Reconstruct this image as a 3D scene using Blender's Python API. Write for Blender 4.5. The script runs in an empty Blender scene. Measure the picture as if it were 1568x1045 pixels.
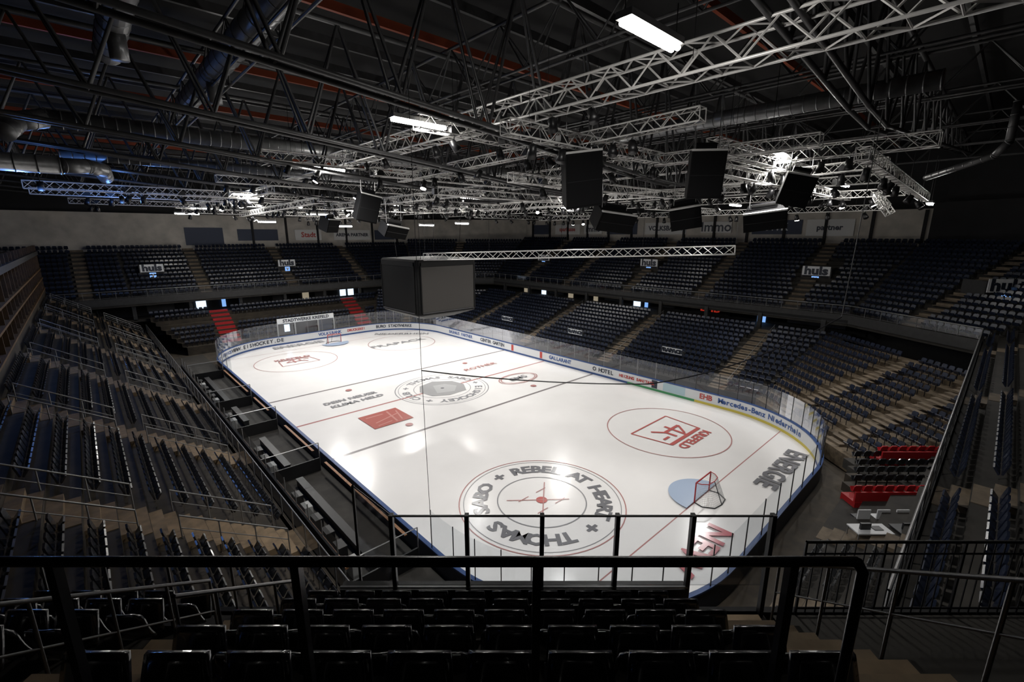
import bpy, math, random
from math import sin, cos, pi, radians, sqrt, atan2
import numpy as np
from mathutils import Vector, Matrix
random.seed(3)
sc=bpy.context.scene
col=bpy.context.collection

# ---------------------------------------------------------------- materials
def mat(name,base,rough=.6,metal=0.,spec=.5,var=0.,scale=3.,emit=None,estr=0.,coat=0.,bump=0.):
    m=bpy.data.materials.new(name);m.use_nodes=True;nt=m.node_tree
    b=nt.nodes['Principled BSDF']
    b.inputs['Base Color'].default_value=(*base,1);b.inputs['Roughness'].default_value=rough
    b.inputs['Metallic'].default_value=metal;b.inputs['Specular IOR Level'].default_value=spec
    b.inputs['Coat Weight'].default_value=coat
    if var>0 or bump>0:
        tc=nt.nodes.new('ShaderNodeTexCoord');n=nt.nodes.new('ShaderNodeTexNoise');n.inputs['Scale'].default_value=scale
        n.inputs['Detail'].default_value=4
        nt.links.new(tc.outputs['Object'],n.inputs['Vector'])
        if var>0:
            r=nt.nodes.new('ShaderNodeMapRange');r.inputs['From Min'].default_value=.3;r.inputs['From Max'].default_value=.7
            r.inputs['To Min'].default_value=1-var;r.inputs['To Max'].default_value=1+var
            nt.links.new(n.outputs['Fac'],r.inputs['Value'])
            mx=nt.nodes.new('ShaderNodeVectorMath');mx.operation='SCALE';mx.inputs[0].default_value=base
            nt.links.new(r.outputs[0],mx.inputs['Scale']);nt.links.new(mx.outputs[0],b.inputs['Base Color'])
        if bump>0:
            bp=nt.nodes.new('ShaderNodeBump');bp.inputs['Strength'].default_value=bump
            nt.links.new(n.outputs['Fac'],bp.inputs['Height']);nt.links.new(bp.outputs[0],b.inputs['Normal'])
    if emit:
        b.inputs['Emission Color'].default_value=(*emit,1);b.inputs['Emission Strength'].default_value=estr
    return m
def glassmat(name,tint=(.93,.95,.96),base=.05):
    m=bpy.data.materials.new(name);m.use_nodes=True;nt=m.node_tree;nt.nodes.clear()
    o=nt.nodes.new('ShaderNodeOutputMaterial');mx=nt.nodes.new('ShaderNodeMixShader')
    t=nt.nodes.new('ShaderNodeBsdfTransparent');t.inputs[0].default_value=(*tint,1)
    g=nt.nodes.new('ShaderNodeBsdfGlossy');g.inputs['Roughness'].default_value=.06;g.inputs[0].default_value=(.9,.93,1,1)
    f=nt.nodes.new('ShaderNodeLayerWeight');f.inputs[0].default_value=.25
    mr=nt.nodes.new('ShaderNodeMapRange');mr.inputs['To Min'].default_value=base;mr.inputs['To Max'].default_value=.5
    nt.links.new(f.outputs['Fresnel'],mr.inputs['Value']);nt.links.new(mr.outputs[0],mx.inputs[0])
    nt.links.new(t.outputs[0],mx.inputs[1]);nt.links.new(g.outputs[0],mx.inputs[2]);nt.links.new(mx.outputs[0],o.inputs[0])
    return m
def icemat():
    m=bpy.data.materials.new('ice');m.use_nodes=True;nt=m.node_tree;b=nt.nodes['Principled BSDF']
    tc=nt.nodes.new('ShaderNodeTexCoord');n=nt.nodes.new('ShaderNodeTexNoise');n.inputs['Scale'].default_value=.35;n.inputs['Detail'].default_value=6
    nt.links.new(tc.outputs['Object'],n.inputs['Vector'])
    cr=nt.nodes.new('ShaderNodeValToRGB');cr.color_ramp.elements[0].color=(.71,.695,.68,1);cr.color_ramp.elements[1].color=(.82,.805,.79,1)
    nt.links.new(n.outputs['Fac'],cr.inputs[0]);nt.links.new(cr.outputs[0],b.inputs['Base Color'])
    n2=nt.nodes.new('ShaderNodeTexNoise');n2.inputs['Scale'].default_value=1.2;n2.inputs['Detail'].default_value=5
    nt.links.new(tc.outputs['Object'],n2.inputs['Vector'])
    mr=nt.nodes.new('ShaderNodeMapRange');mr.inputs['To Min'].default_value=.13;mr.inputs['To Max'].default_value=.26
    nt.links.new(n2.outputs['Fac'],mr.inputs['Value']);nt.links.new(mr.outputs[0],b.inputs['Roughness'])
    b.inputs['Specular IOR Level'].default_value=.34
    return m
ICE=icemat()
def mark(name,c): return mat(name,c,.19,spec=.34)
M_LINE=mark('ice_line_dark',(.22,.20,.20));M_RED=mark('ice_red',(.46,.12,.11));M_PINK=mark('ice_red_thin',(.42,.21,.20))
M_GREY=mark('ice_grey',(.17,.17,.18));M_LGREY=mark('ice_lightgrey',(.28,.28,.29));M_CREASE=mark('ice_crease_blue',(.36,.44,.57))
M_BOARD=mat('board_white',(.58,.59,.60),.35);M_BLUE=mat('board_blue',(.03,.07,.2),.4);M_YEL=mat('board_kick_yellow',(.55,.45,.07),.4)
M_BOUT=mat('board_outer',(.015,.02,.04),.5)
M_GREEN=mat('board_green',(.05,.25,.10),.4);M_REDP=mat('red_paint',(.36,.012,.015),.5);M_BLK=mat('black_paint',(.008,.008,.009),.4)
M_TXT=mat('sign_text_dark',(.02,.025,.04),.5);M_TXTB=mat('sign_text_blue',(.03,.08,.25),.5)
M_GLASS=glassmat('plexiglass',(.92,.94,.95),.07);M_GLASS2=glassmat('railing_glass',(.95,.96,.97),.03)
M_SEAT=mat('seat_navy',(.014,.019,.036),.26,var=.35,scale=1.5)
M_SEATB=mat('seat_black',(.014,.014,.017),.2,coat=.5)
M_SEATW=mat('seat_charcoal',(.013,.014,.018),.22,coat=.2)
M_SEATG=mat('seat_grey',(.025,.027,.03),.4);M_SEATR=mat('seat_red',(.42,.015,.02),.4)
M_CONC=mat('concrete_dark',(.026,.023,.019),.8,var=.35,scale=1.2)
M_CONC2=mat('concrete_brown',(.038,.029,.019),.75,var=.4,scale=1.4)
M_STEP=mat('step_beige',(.13,.10,.068),.75,var=.3,scale=2.5)
M_STEPW=mat('step_brown',(.22,.155,.09),.75,var=.3,scale=2.5)
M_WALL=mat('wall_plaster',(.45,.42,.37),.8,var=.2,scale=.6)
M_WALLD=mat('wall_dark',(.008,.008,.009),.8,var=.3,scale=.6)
M_FASC=mat('balcony_fascia',(.03,.03,.03),.6,var=.2)
M_RAIL=mat('rail_steel',(.27,.27,.27),.35,metal=.6)
M_RAILD=mat('rail_dark_steel',(.10,.10,.10),.3,metal=.6)
M_RAILB=mat('rail_black',(.012,.012,.014),.2)
M_ALU=mat('truss_aluminium',(.72,.71,.69),.38,metal=.22)
M_STEEL=mat('roof_steel_dark',(.055,.055,.057),.42,metal=.1,var=.2)
M_RSTEEL=mat('roof_beam_red',(.26,.045,.012),.6)
M_DUCT=mat('duct_zinc',(.24,.245,.25),.36,metal=.6,var=.15,scale=4)
M_ROOF=mat('roof_deck',(.004,.004,.0045),.9,var=.4,scale=.4)
M_TUBE=mat('lamp_tube',(1,1,1),.5,emit=(1,.97,.9),estr=45)
M_LENS=mat('spotlight_lens',(1,1,1),.5,emit=(1,.96,.88),estr=14)
M_SPK=mat('speaker_black',(.004,.004,.0045),.7,spec=.15,bump=.3,scale=60)
M_SPKF=mat('speaker_grille',(.004,.004,.0045),.85,spec=.15,bump=.4,scale=90)
M_SCR=mat('screen_off',(.045,.042,.039),.6,spec=.2);M_SCRD=mat('screen_off_shaded',(.004,.004,.004),.6,spec=.15)  # same switched-off screen twice; the cube's side shading is put into the colour
M_CUBE=mat('cube_black',(.004,.004,.004),.6,spec=.2)
M_WHITE=mat('sign_white',(.75,.76,.77),.5);M_WOOD=mat('bench_wood',(.26,.12,.05),.5,var=.3,scale=6)
M_LIT=mat('lit_panel',(.6,.65,.7),.5,emit=(.65,.8,1),estr=1.5);M_LITW=mat('lit_panel_warm',(.6,.6,.5),.5,emit=(1,.85,.6),estr=.25)
M_LITB=mat('lit_blue_screen',(.1,.2,.5),.5,emit=(.25,.5,1),estr=.9);M_REDN=mat('red_lit_sign',(.4,.02,.02),.5,emit=(1,.06,.03),estr=.3)
M_NET=mat('net_white',(.35,.35,.35),.7);M_BROWN=mat('gallery_wood',(.055,.03,.012),.6,var=.4);M_BROWN2=mat('gallery_rail_wood',(.13,.07,.025),.6,var=.3)

GRP={}
def group(name):
    if name not in GRP:
        e=bpy.data.objects.new(name,None);col.objects.link(e);GRP[name]=e
    return GRP[name]
class MB:
    def __init__(s): s.v=[];s.f=[];s.m=[];s.mats=[];s.sm=[]
    def mi(s,m):
        if m not in s.mats: s.mats.append(m)
        return s.mats.index(m)
    def add(s,vs,fs,m,smooth=False):
        b=len(s.v);s.v.extend([tuple(x) for x in vs]);i=s.mi(m)
        for f in fs: s.f.append(tuple(b+k for k in f));s.m.append(i);s.sm.append(smooth)
    def quad(s,a,b,c,d,m): s.add([a,b,c,d],[(0,1,2,3)],m)
    def box(s,lo,hi,m,T=None):
        x0,y0,z0=lo;x1,y1,z1=hi
        vs=[(x0,y0,z0),(x1,y0,z0),(x1,y1,z0),(x0,y1,z0),(x0,y0,z1),(x1,y0,z1),(x1,y1,z1),(x0,y1,z1)]
        if T is not None: vs=[tuple(T@Vector(v)) for v in vs]
        s.add(vs,[(0,3,2,1),(4,5,6,7),(0,1,5,4),(1,2,6,5),(2,3,7,6),(3,0,4,7)],m)
    def beam(s,p,q,w,z0,z1,m):
        p=Vector(p[:2]);q=Vector(q[:2]);d=(q-p).normalized();n=Vector((-d.y,d.x))*w/2
        c=[p-n,q-n,q+n,p+n]
        vs=[(k.x,k.y,z0) for k in c]+[(k.x,k.y,z1) for k in c]
        s.add(vs,[(0,3,2,1),(4,5,6,7),(0,1,5,4),(1,2,6,5),(2,3,7,6),(3,0,4,7)],m)
    def stick(s,p,q,r,m,n=5,smooth=True,caps=False,r2=None):
        p=Vector(p);q=Vector(q);d=q-p
        if d.length<1e-6: return
        d.normalize();a=d.orthogonal().normalized();b=d.cross(a);r2=r if r2 is None else r2
        vs=[];
        for k in range(n):
            t=2*pi*k/n+pi/4;vs.append(p+(a*cos(t)+b*sin(t))*r)
        for k in range(n):
            t=2*pi*k/n+pi/4;vs.append(q+(a*cos(t)+b*sin(t))*r2)
        fs=[(k,(k+1)%n,n+(k+1)%n,n+k) for k in range(n)]
        if caps: fs+=[tuple(range(n))[::-1],tuple(range(n,2*n))]
        s.add(vs,fs,m,smooth and n>4)
    def poly(s,pts,r,m,n=6):
        for a,b in zip(pts[:-1],pts[1:]): s.stick(a,b,r,m,n)
    def obj(s,name,parent=None):
        me=bpy.data.meshes.new(name);me.from_pydata(s.v,[],s.f)
        for m in s.mats: me.materials.append(m)
        me.polygons.foreach_set('material_index',s.m);me.polygons.foreach_set('use_smooth',s.sm)
        me.update();o=bpy.data.objects.new(name,me);col.objects.link(o)
        if parent: o.parent=group(parent) if isinstance(parent,str) else parent
        return o
def text_geo(t,size,off=.0,align='CENTER'):
    cu=bpy.data.curves.new('tmp','FONT');cu.body=t;cu.size=size;cu.offset=off;cu.resolution_u=2
    cu.align_x=align;cu.align_y='CENTER'
    ob=bpy.data.objects.new('tmp',cu);col.objects.link(ob)
    dg=bpy.context.evaluated_depsgraph_get();me=bpy.data.meshes.new_from_object(ob.evaluated_get(dg))
    vs=[v.co.copy() for v in me.vertices];fs=[tuple(p.vertices) for p in me.polygons]
    bpy.data.objects.remove(ob);bpy.data.meshes.remove(me);bpy.data.curves.remove(cu)
    return vs,fs
_tc={}
def text(mb,t,size,T,m,off=0.,sx=1.,align='CENTER'):
    k=(t,size,off,align)
    if k not in _tc: _tc[k]=text_geo(t,size,off,align)
    vs,fs=_tc[k];mb.add([T@Vector((v.x*sx,v.y,0)) for v in vs],fs,m)
def flatT(x,y,z,ang): return Matrix.Translation((x,y,z))@Matrix.Rotation(ang,4,'Z')
def wallT(pos,right,up=(0,0,1)):
    r=Vector(right).normalized();u=Vector(up).normalized();n=r.cross(u)
    M=Matrix((r,u,n)).transposed().to_4x4();M.translation=Vector(pos);return M

# ---------------------------------------------------------------- rink
W,L,RC=14.5,30.,8.5
def rink_path(off=0.,n=22):
    pts=[]
    for cx,cy,a0 in ((W-RC,L-RC,0),(-(W-RC),L-RC,90),(-(W-RC),-(L-RC),180),(W-RC,-(L-RC),270)):
        for k in range(n+1):
            a=radians(a0+90*k/n);pts.append((cx+(RC+off)*cos(a),cy+(RC+off)*sin(a)))
    return pts
def dense(pts,step=1.0):
    out=[]
    for i in range(len(pts)):
        a=Vector(pts[i]);b=Vector(pts[(i+1)%len(pts)]);n=max(1,int((b-a).length/step))
        for k in range(n): out.append(tuple(a.lerp(b,k/n)))
    return out
mb=MB();p=rink_path(0);mb.add([(x,y,0) for x,y in p],[tuple(range(len(p)))],ICE);mb.obj('ice_surface','ice_rink')
mk=MB();Z=[.004]
def z(): Z[0]+=.0004;return Z[0]
def disc(cx,cy,r,m,n=40,a0=0,a1=2*pi):
    zz=z();vs=[(cx,cy,zz)]+[(cx+r*cos(a0+(a1-a0)*k/n),cy+r*sin(a0+(a1-a0)*k/n),zz) for k in range(n+1)]
    mk.add(vs,[(0,k,k+1) for k in range(1,n+1)],m)
def ring(cx,cy,r,w,m,n=72):
    zz=z();vs=[]
    for k in range(n):
        a=2*pi*k/n
        vs+=[(cx+(r-w/2)*cos(a),cy+(r-w/2)*sin(a),zz),(cx+(r+w/2)*cos(a),cy+(r+w/2)*sin(a),zz)]
    mk.add(vs,[(2*k,2*k+1,(2*k+3)%(2*n),(2*k+2)%(2*n)) for k in range(n)],m)
def rect(x0,y0,x1,y1,m):
    zz=z();mk.quad((x0,y0,zz),(x1,y0,zz),(x1,y1,zz),(x0,y1,zz),m)
def line(p,q,w,m):
    zz=z();p=Vector(p);q=Vector(q);d=(q-p).normalized();n=Vector((-d.y,d.x))*w/2
    mk.quad(*[(k.x,k.y,zz) for k in (p-n,q-n,q+n,p+n)],m)
def ringtext(cx,cy,r,t,size,a_start,a_end,m,off=.03):
    n=len(t)
    for i,ch in enumerate(t):
        if ch==' ': continue
        a=radians(a_start+(a_end-a_start)*(i+.5)/n)
        text(mk,ch,size,flatT(cx+r*cos(a),cy+r*sin(a),z(),a-pi/2),m,off,1.15)
for yy,w,m in ((7.14,.28,M_LINE),(0,.24,M_PINK),(-7.14,.28,M_LINE)): rect(-W+.02,yy-w/2,W-.02,yy+w/2,m)
for yy in (26,-26):
    hw=W-RC+sqrt(RC**2-(26-(L-RC))**2)-.05;rect(-hw,yy-.035,hw,yy+.035,M_PINK)
ring(0,0,4.5,.09,M_LGREY);ring(0,0,4.2,.05,M_LGREY)
ring(0,0,2.75,.06,M_LGREY)
ringtext(0,0,3.5,'CLUB + THOMAS SABO + EISHOCKEY + ',.95,200,-160,M_LGREY,.04)
M_LG=mark('ice_logo_grey',(.36,.36,.36))
mk.add([(-2.0,-1.3,z()),(-.6,-2.1,Z[0]),(1.4,-2.0,Z[0]),(2.3,-.4,Z[0]),(2.0,1.2,Z[0]),(.4,2.4,Z[0]),(-1.4,1.9,Z[0]),(-2.3,.4,Z[0])],[tuple(range(8))],M_LG)
mk.add([(-1.2,-.9,z()),(.4,-1.5,Z[0]),(1.5,-.3,Z[0]),(.9,.9,Z[0]),(-.3,1.2,Z[0])],[(0,1,2,3,4)],mark('ice_logo_light',(.44,.44,.44)))
disc(0,0,.18,M_GREY)
cx,cy=-7,-20
ring(cx,cy,4.65,.06,M_PINK);ring(cx,cy,4.4,.04,M_LGREY);ring(cx,cy,2.5,.07,M_LGREY)
ringtext(cx,cy,3.45,'+ REBEL AT HEART ',1.15,97,-90+7,M_GREY,.045)
ringtext(cx,cy,3.45,'+ THOMAS SABO ',1.15,-83,-263,M_GREY,.045)
disc(cx,cy,.32,M_RED)
line((cx-1.5,cy+1.3),(cx+1.2,cy-1.0),.06,M_PINK);line((cx-1.2,cy-1.2),(cx+1.5,cy+1.2),.06,M_PINK)
for sx,sy in ((1,1),(1,-1),(-1,1),(-1,-1)): line((cx+sx*.3,cy+sy*.75),(cx+sx*1.1,cy+sy*.75),.05,M_PINK)
def logo(cx,cy,ang,s,mm):
    T=flatT(cx,cy,0,ang)
    def P(*pp): return [tuple((T@Vector((a*s,b*s,0))).xy) for a,b in pp]
    def band(pp,w):
        q=P(*pp)
        for a,b in zip(q[:-1],q[1:]): line(a,b,w*s,mm)
    band([(-2.5,1.5),(-2.9,-2.1),(3.1,-2.1),(2.5,1.5)],.14)
    band([(-2.5,1.4),(2.5,1.4)],.34);band([(-.35,1.3),(-.5,-.9)],.3);band([(.6,.9),(.6,-.2),(-1.7,-.2)],.3);band([(-1.7,-.2),(-.6,1.0)],.22);band([(.6,-.1),(1.5,-1.1)],.26);band([(1.2,.5),(2.1,.5)],.24)
    text(mk,'KREFELD',.95,T@Matrix.Translation((0,2.2*s,z())),mm,.03,1.1)
ring(7,-20,4.5,.07,M_PINK);logo(7,-20.3,pi,.85,M_RED);ring(-7,20,4.5,.06,M_PINK);logo(-7,20,0,.7,M_PINK);ring(7,20,4.5,.06,M_PINK)
text(mk,'FRAPACK',1.6,flatT(6.5,20,z(),0),M_LGREY,.03,1.2)
for sx in (-7,7):
    for sy in (-5.6,5.6): disc(sx,sy,.3,M_PINK)
rect(-9.4,-4.6,-6.0,-1.6,mark('ice_red_box',(.42,.14,.12)))
MP=mark('ice_pinkish',(.52,.25,.22));line((-9.0,-2.2),(-7.5,-2.2),.16,MP);line((-7.3,-4.3),(-7.0,-1.9),.16,MP);line((-8.8,-3.6),(-6.4,-2.8),.14,MP);line((-8.9,-4.2),(-7.6,-4.0),.12,MP);line((-6.8,-4.2),(-6.3,-2.2),.12,MP)
text(mk,'DEIN NEUER',.8,flatT(-7.8,3.3,z(),radians(0)),M_LGREY,.03,1.1);text(mk,'KLIMA HELD',.8,flatT(-7.6,2.2,z(),0),M_LGREY,.03,1.1)
for rr in (1.9,1.7):
    for k in range(48):
        a=2*pi*k/48;b=2*pi*(k+1)/48
        line((7.6+rr*1.25*cos(a),-2.8+rr*.75*sin(a)),(7.6+rr*1.25*cos(b),-2.8+rr*.75*sin(b)),.09,M_PINK)
text(mk,'EMS',1.0,flatT(7.6,-2.8,z(),0),M_LGREY,.03,1.3)
text(mk,'ROTHER',.9,flatT(7.4,3.2,z(),radians(0)),M_PINK,.02,1.3)
text(mk,'ENERGIE',1.7,flatT(6.9,-28.0,z(),pi),M_GREY,.05,1.0)
text(mk,'NEW',1.7,flatT(-4.4,-28.0,z(),pi),mark('ice_red_txt',(.45,.12,.14)),.05,1.15)
text(mk,'ENERGIE',1.7,flatT(-4,28.2,z(),0),M_LGREY,.05,1.0)
text(mk,'NIEDERRHEIN',1.3,flatT(9.8,25,z(),radians(-40)),M_LGREY,.03,1.0)
for s in (-1,1):
    zz=z();n=28;gy=26*s
    vs=[(0,gy,zz)]+[(1.83*cos(pi*k/n),gy-s*1.83*sin(pi*k/n),zz) for k in range(n+1)]
    mk.add(vs,[((0,k,k+1) if s<0 else (0,k+1,k)) for k in range(1,n+1)],M_CREASE)
mk.obj('ice_markings','ice_rink')

P0=dense(rink_path(0));N=len(P0)
bd=MB()
def strip(A,za,B,zb,m,sel=None):
    n=len(A)
    for i in range(n):
        j=(i+1)%n
        if sel and not sel(A[i]): continue
        bd.quad((*A[i],za),(*A[j],za),(*B[j],zb),(*B[i],zb),m)
def match(off):
    out=[]
    for (x,y) in P0:
        ccx=max(-(W-RC),min(W-RC,x));ccy=max(-(L-RC),min(L-RC,y))
        d=Vector((x-ccx,y-ccy));d.normalize()
        if abs(x)>W-1e-4 and abs(y)<L-RC: d=Vector((1 if x>0 else -1,0))
        if abs(y)>L-1e-4 and abs(x)<W-RC: d=Vector((0,1 if y>0 else -1))
        out.append((x+d.x*off,y+d.y*off))
    return out
Pi=P0;Po=match(.16);Pc0=match(-.02);Pc1=match(.18);Pg=match(.1)
fy=lambda q:q[0]>9 and q[1]<-19
fg=lambda q:q[0]>9 and -19<=q[1]<-12
strip(Pi,0,Pi,.22,M_YEL,fy);strip(Pi,0,Pi,.22,M_GREEN,fg);strip(Pi,0,Pi,.22,M_BLUE,lambda q:not(fy(q) or fg(q)))
strip(Pi,.22,Pi,1.1,M_BOARD);strip(Po,0,Po,1.1,M_BOUT)
strip(Pc0,1.08,Pc0,1.16,M_BLUE);strip(Pc0,1.16,Pc1,1.16,M_BLUE);strip(Pc1,1.08,Pc1,1.16,M_BLUE);strip(Pc0,1.08,Pc1,1.08,M_BLUE)
cum=[0]
for i in range(N): cum.append(cum[-1]+(Vector(P0[(i+1)%N])-Vector(P0[i])).length)
def at(s):
    s=s%cum[-1]
    i=max(0,min(N-1,int(np.searchsorted(cum,s))-1));t=(s-cum[i])/(cum[i+1]-cum[i])
    a=Vector(P0[i]);b=Vector(P0[(i+1)%N]);return a.lerp(b,t),(b-a).normalized()
def sof(x,y):
    i=min(range(N),key=lambda k:(P0[k][0]-x)**2+(P0[k][1]-y)**2);return cum[i]
def boardtext(t,x,y,size,m,gap=.62):
    s0=sof(x,y);n=len(t)
    for i,ch in enumerate(t):
        if ch==' ': continue
        p,d=at(s0-(i-(n-1)/2)*size*gap)
        nrm=Vector((d.y,-d.x));q=p-nrm*.02
        text(bd,ch,size,wallT((q.x,q.y,.66),(-d.x,-d.y,0)),m,.02)
def boardpatch(x,y,ln,m,z0=.26,z1=1.04):
    s0=sof(x,y)-ln/2;n=max(1,int(ln/.5))
    for k in range(n):
        a,d=at(s0+ln*k/n);b,e=at(s0+ln*(k+1)/n);na=Vector((d.y,-d.x))*.008;nb=Vector((e.y,-e.x))*.008
        bd.quad((*(a-na),z0),(*(b-nb),z0),(*(b-nb),z1),(*(a-na),z1),m)
M_BRED=mat('ad_red',(.4,.04,.03),.4)
boardtext('Mercedes-Benz Niederrhein',14.1,-24.4,.62,M_TXTB,.5)
boardtext('EHB',14.5,-19.6,.65,M_BRED);boardpatch(14.5,-16.5,2.2,mat('ad_cyan',(.36,.48,.53),.4));
boardtext('HEIZUNG SANITAER',14.5,-12.3,.4,M_BRED);boardtext('O HOTEL',14.5,-8.0,.6,M_TXT);boardpatch(14.5,-14.5,.6,M_TXT)
boardtext('GALLARANT',14.5,-3,.6,M_TXTB);boardpatch(14.5,5.5,.4,M_BRED);boardpatch(14.5,.1,.4,M_BRED)
boardtext('CENTER GARTEN',14.5,9.5,.6,M_TXT);boardtext('BAUHAUS PARTNER',14.2,17,.6,M_TXTB)
boardtext('BURO STADTWERKE',10.5,28.6,.6,M_TXT);boardtext('WWW.EISHOCKEY.DE',-9,29.4,.65,M_TXT,.72)
boardtext('VOLKSBANK',1,30,.6,M_TXTB);boardtext('AUTO + SERVICE',-13.3,25.5,.5,M_TXTB);boardtext('DRUCKEREI',5,30,.5,M_BRED)
bd.obj('boards','rink_boards')
gl=MB()
for i in range(N):
    j=(i+1)%N;x,y=P0[i]
    if x<-W+.01 and -20<y<16: continue
    h=2.75 if abs(y)<20 else 3.0
    gl.quad((*Pg[i],1.16),(*Pg[j],1.16),(*Pg[j],h),(*Pg[i],h),M_GLASS)
    if i%2==0: gl.stick((*Pg[i],1.14),(*Pg[i],h+.02),.028,M_RAILB if y<-16 else M_RAIL,4)
gl.obj('plexiglass_panels','rink_boards')

def goal(y,s):
    g=MB();w=.915;h=1.22;R=.04
    base=[(-w,0),( -w-.12,.5),(-w+.25,1.05),(0,1.15),(w-.25,1.05),(w+.12,.5),(w,0)]
    base=[Vector((a,b,.03)) for a,b in base];topb=[Vector((a,b,h)) for a,b in ((-w,0),(-w+.1,.3),(-w+.35,.55),(0,.62),(w-.35,.55),(w-.1,.3),(w,0))]
    T=Matrix.Translation((0,y,0))@Matrix.Rotation(0 if s>0 else pi,4,'Z')
    g.stick(T@Vector((-w,0,0)),T@Vector((-w,0,h)),R,M_REDP,8);g.stick(T@Vector((w,0,0)),T@Vector((w,0,h)),R,M_REDP,8)
    g.stick(T@Vector((-w,0,h)),T@Vector((w,0,h)),R,M_REDP,8,caps=True)
    g.poly([T@k for k in base],.03,M_BLK);g.poly([T@k for k in topb],.025,M_REDP)
    g.stick(T@Vector((0,1.15,0)),T@Vector((0,.62,h)),.025,M_BLK)
    def interp(P,t):
        t*=len(P)-1;i=min(int(t),len(P)-2);return P[i].lerp(P[i+1],t-i)
    for k in range(1,40):
        a=interp(base,k/40);b=interp(topb,k/40);g.stick(T@a,T@b,.005,M_NET,3)
    for k in range(1,12):
        f=k/12;g.poly([T@interp(base,j/18).lerp(interp(topb,j/18),f) for j in range(19)],.005,M_NET,3)
    for k in range(1,16):
        a=interp(topb,k/16);g.stick(T@a,T@Vector((a.x,0,h)),.005,M_NET,3)
    g.obj('hockey_goal')
goal(-26,-1);goal(26,1)

# ---------------------------------------------------------------- seats
def seat_lo(mb,x,y,zf,dx,dy,m,w=.205):
    rx,ry=dy,-dx
    def V(a,b,c): return (x+rx*a+dx*b,y+ry*a+dy*b,zf+c)
    vs=[V(-w,0,.42),V(w,0,.42),V(w,-.08,.74),V(w*.7,-.1,.82),V(-w*.7,-.1,.82),V(-w,-.08,.74),V(-w,-.05,.42),V(w,-.05,.42),V(w,-.13,.73),V(w*.7,-.15,.81),V(-w*.7,-.15,.81),V(-w,-.13,.73)]
    mb.add(vs,[(0,1,2,3,4,5),(11,10,9,8,7,6),(5,4,10,11),(4,3,9,10),(3,2,8,9),(1,7,8,2),(6,0,5,11)],m)
    vs=[V(-w,.02,.42),V(w,.02,.42),V(w,.16,.62),V(-w,.16,.62),V(-w,.06,.38),V(w,.06,.38),V(w,.2,.6),V(-w,.2,.6)]
    mb.add(vs,[(0,1,2,3),(5,4,7,6),(3,2,6,7),(1,5,6,2),(4,0,3,7)],m)
    mb.add([V(-.04,0,0),V(.04,0,0),V(.04,0,.44),V(-.04,0,.44)],[(0,1,2,3)],M_RAILB)

def stand(name,p0,p1,q0,q1,z0,z1,n,aisles=(),aw=1.3,seatm=None,stepm=None,skip=None,concm=None,seatrows=None,pitch=.54,parent=None):
    mb=MB();seatm=seatm or M_SEAT;stepm=stepm or M_STEP;concm=concm or M_CONC
    p0,p1,q0,q1=[Vector(k) for k in (p0,p1,q0,q1)];e=(p1-p0).normalized();nrm=Vector((-e.y,e.x))
    mid=(q0+q1)/2-(p0+p1)/2
    if nrm.dot(mid)<0: nrm=-nrm
    depth=nrm.dot(q0-p0);t=depth/n;rz=(z1-z0)/(n-1)
    for i in range(n):
        a=p0.lerp(q0,i/n);b=p1.lerp(q1,i/n);c=p1.lerp(q1,(i+1)/n);d=p0.lerp(q0,(i+1)/n);zi=z0+i*rz;zp=zi-rz if i else zi-1.0
        mb.quad((*a,zi),(*b,zi),(*c,zi),(*d,zi),concm);mb.quad((*a,zp),(*b,zp),(*b,zi),(*a,zi),concm)
        m=(a.lerp(d,.45),b.lerp(c,.45));ln=(m[1]-m[0]).length;k0=e.dot(m[0]-p0)
        if seatrows is None or i in seatrows:
            ns=int(ln/pitch);
            for k in range(ns):
                s=(ln-ns*pitch)/2+(k+.5)*pitch;pos=m[0]+e*s;cc=k0+s
                if any(abs(cc-A)<aw/2+.22 for A in aisles): continue
                if skip and skip(pos.x,pos.y): continue
                seat_lo(mb,pos.x+nrm.x*.12,pos.y+nrm.y*.12,zi,-nrm.x,-nrm.y,seatm)
        for A in aisles:
            if A<e.dot(a-p0)+.2 or A>e.dot(b-p0)-.2: continue
            c0=p0+e*A+nrm*(i*t);hw=e*aw/2
            def bx(f0,f1,zl,zh):
                u0=c0+nrm*(t*f0);u1=c0+nrm*(t*f1);cs=[u0-hw,u0+hw,u1+hw,u1-hw]
                vs=[(*k,zl) for k in cs]+[(*k,zh) for k in cs]
                mb.add(vs,[(4,5,6,7),(0,1,5,4),(1,2,6,5),(2,3,7,6),(3,0,4,7)],stepm)
            bx(.02,.5,zi-.02,zi+.02);bx(.5,1.,zi-.02,zi+rz/2)
    mb.obj(name,parent or name)
UP='upper_seating_tier';LP='lower_seating_tier'
def fascia(name,pts,zf,h0=.75,top=1.0):
    mb=MB()
    for a,b in zip(pts[:-1],pts[1:]):
        mb.beam(a,b,.18,zf-h0,zf+.12,M_FASC)
        A=Vector(a);B=Vector(b);n=max(1,int((B-A).length/1.5))
        mb.stick((*a,zf+top),(*b,zf+top),.04,M_RAIL,6);mb.stick((*a,zf+.2),(*b,zf+.2),.02,M_RAIL,4)
        for k in range(n+1):
            c=A.lerp(B,k/n);mb.stick((*c,zf),(*c,zf+top),.03,M_RAIL,4)
        mb.quad((*a,zf+.2),(*b,zf+.2),(*b,zf+top-.04),(*a,zf+top-.04),M_GLASS2)
    mb.obj(name,UP)

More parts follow.
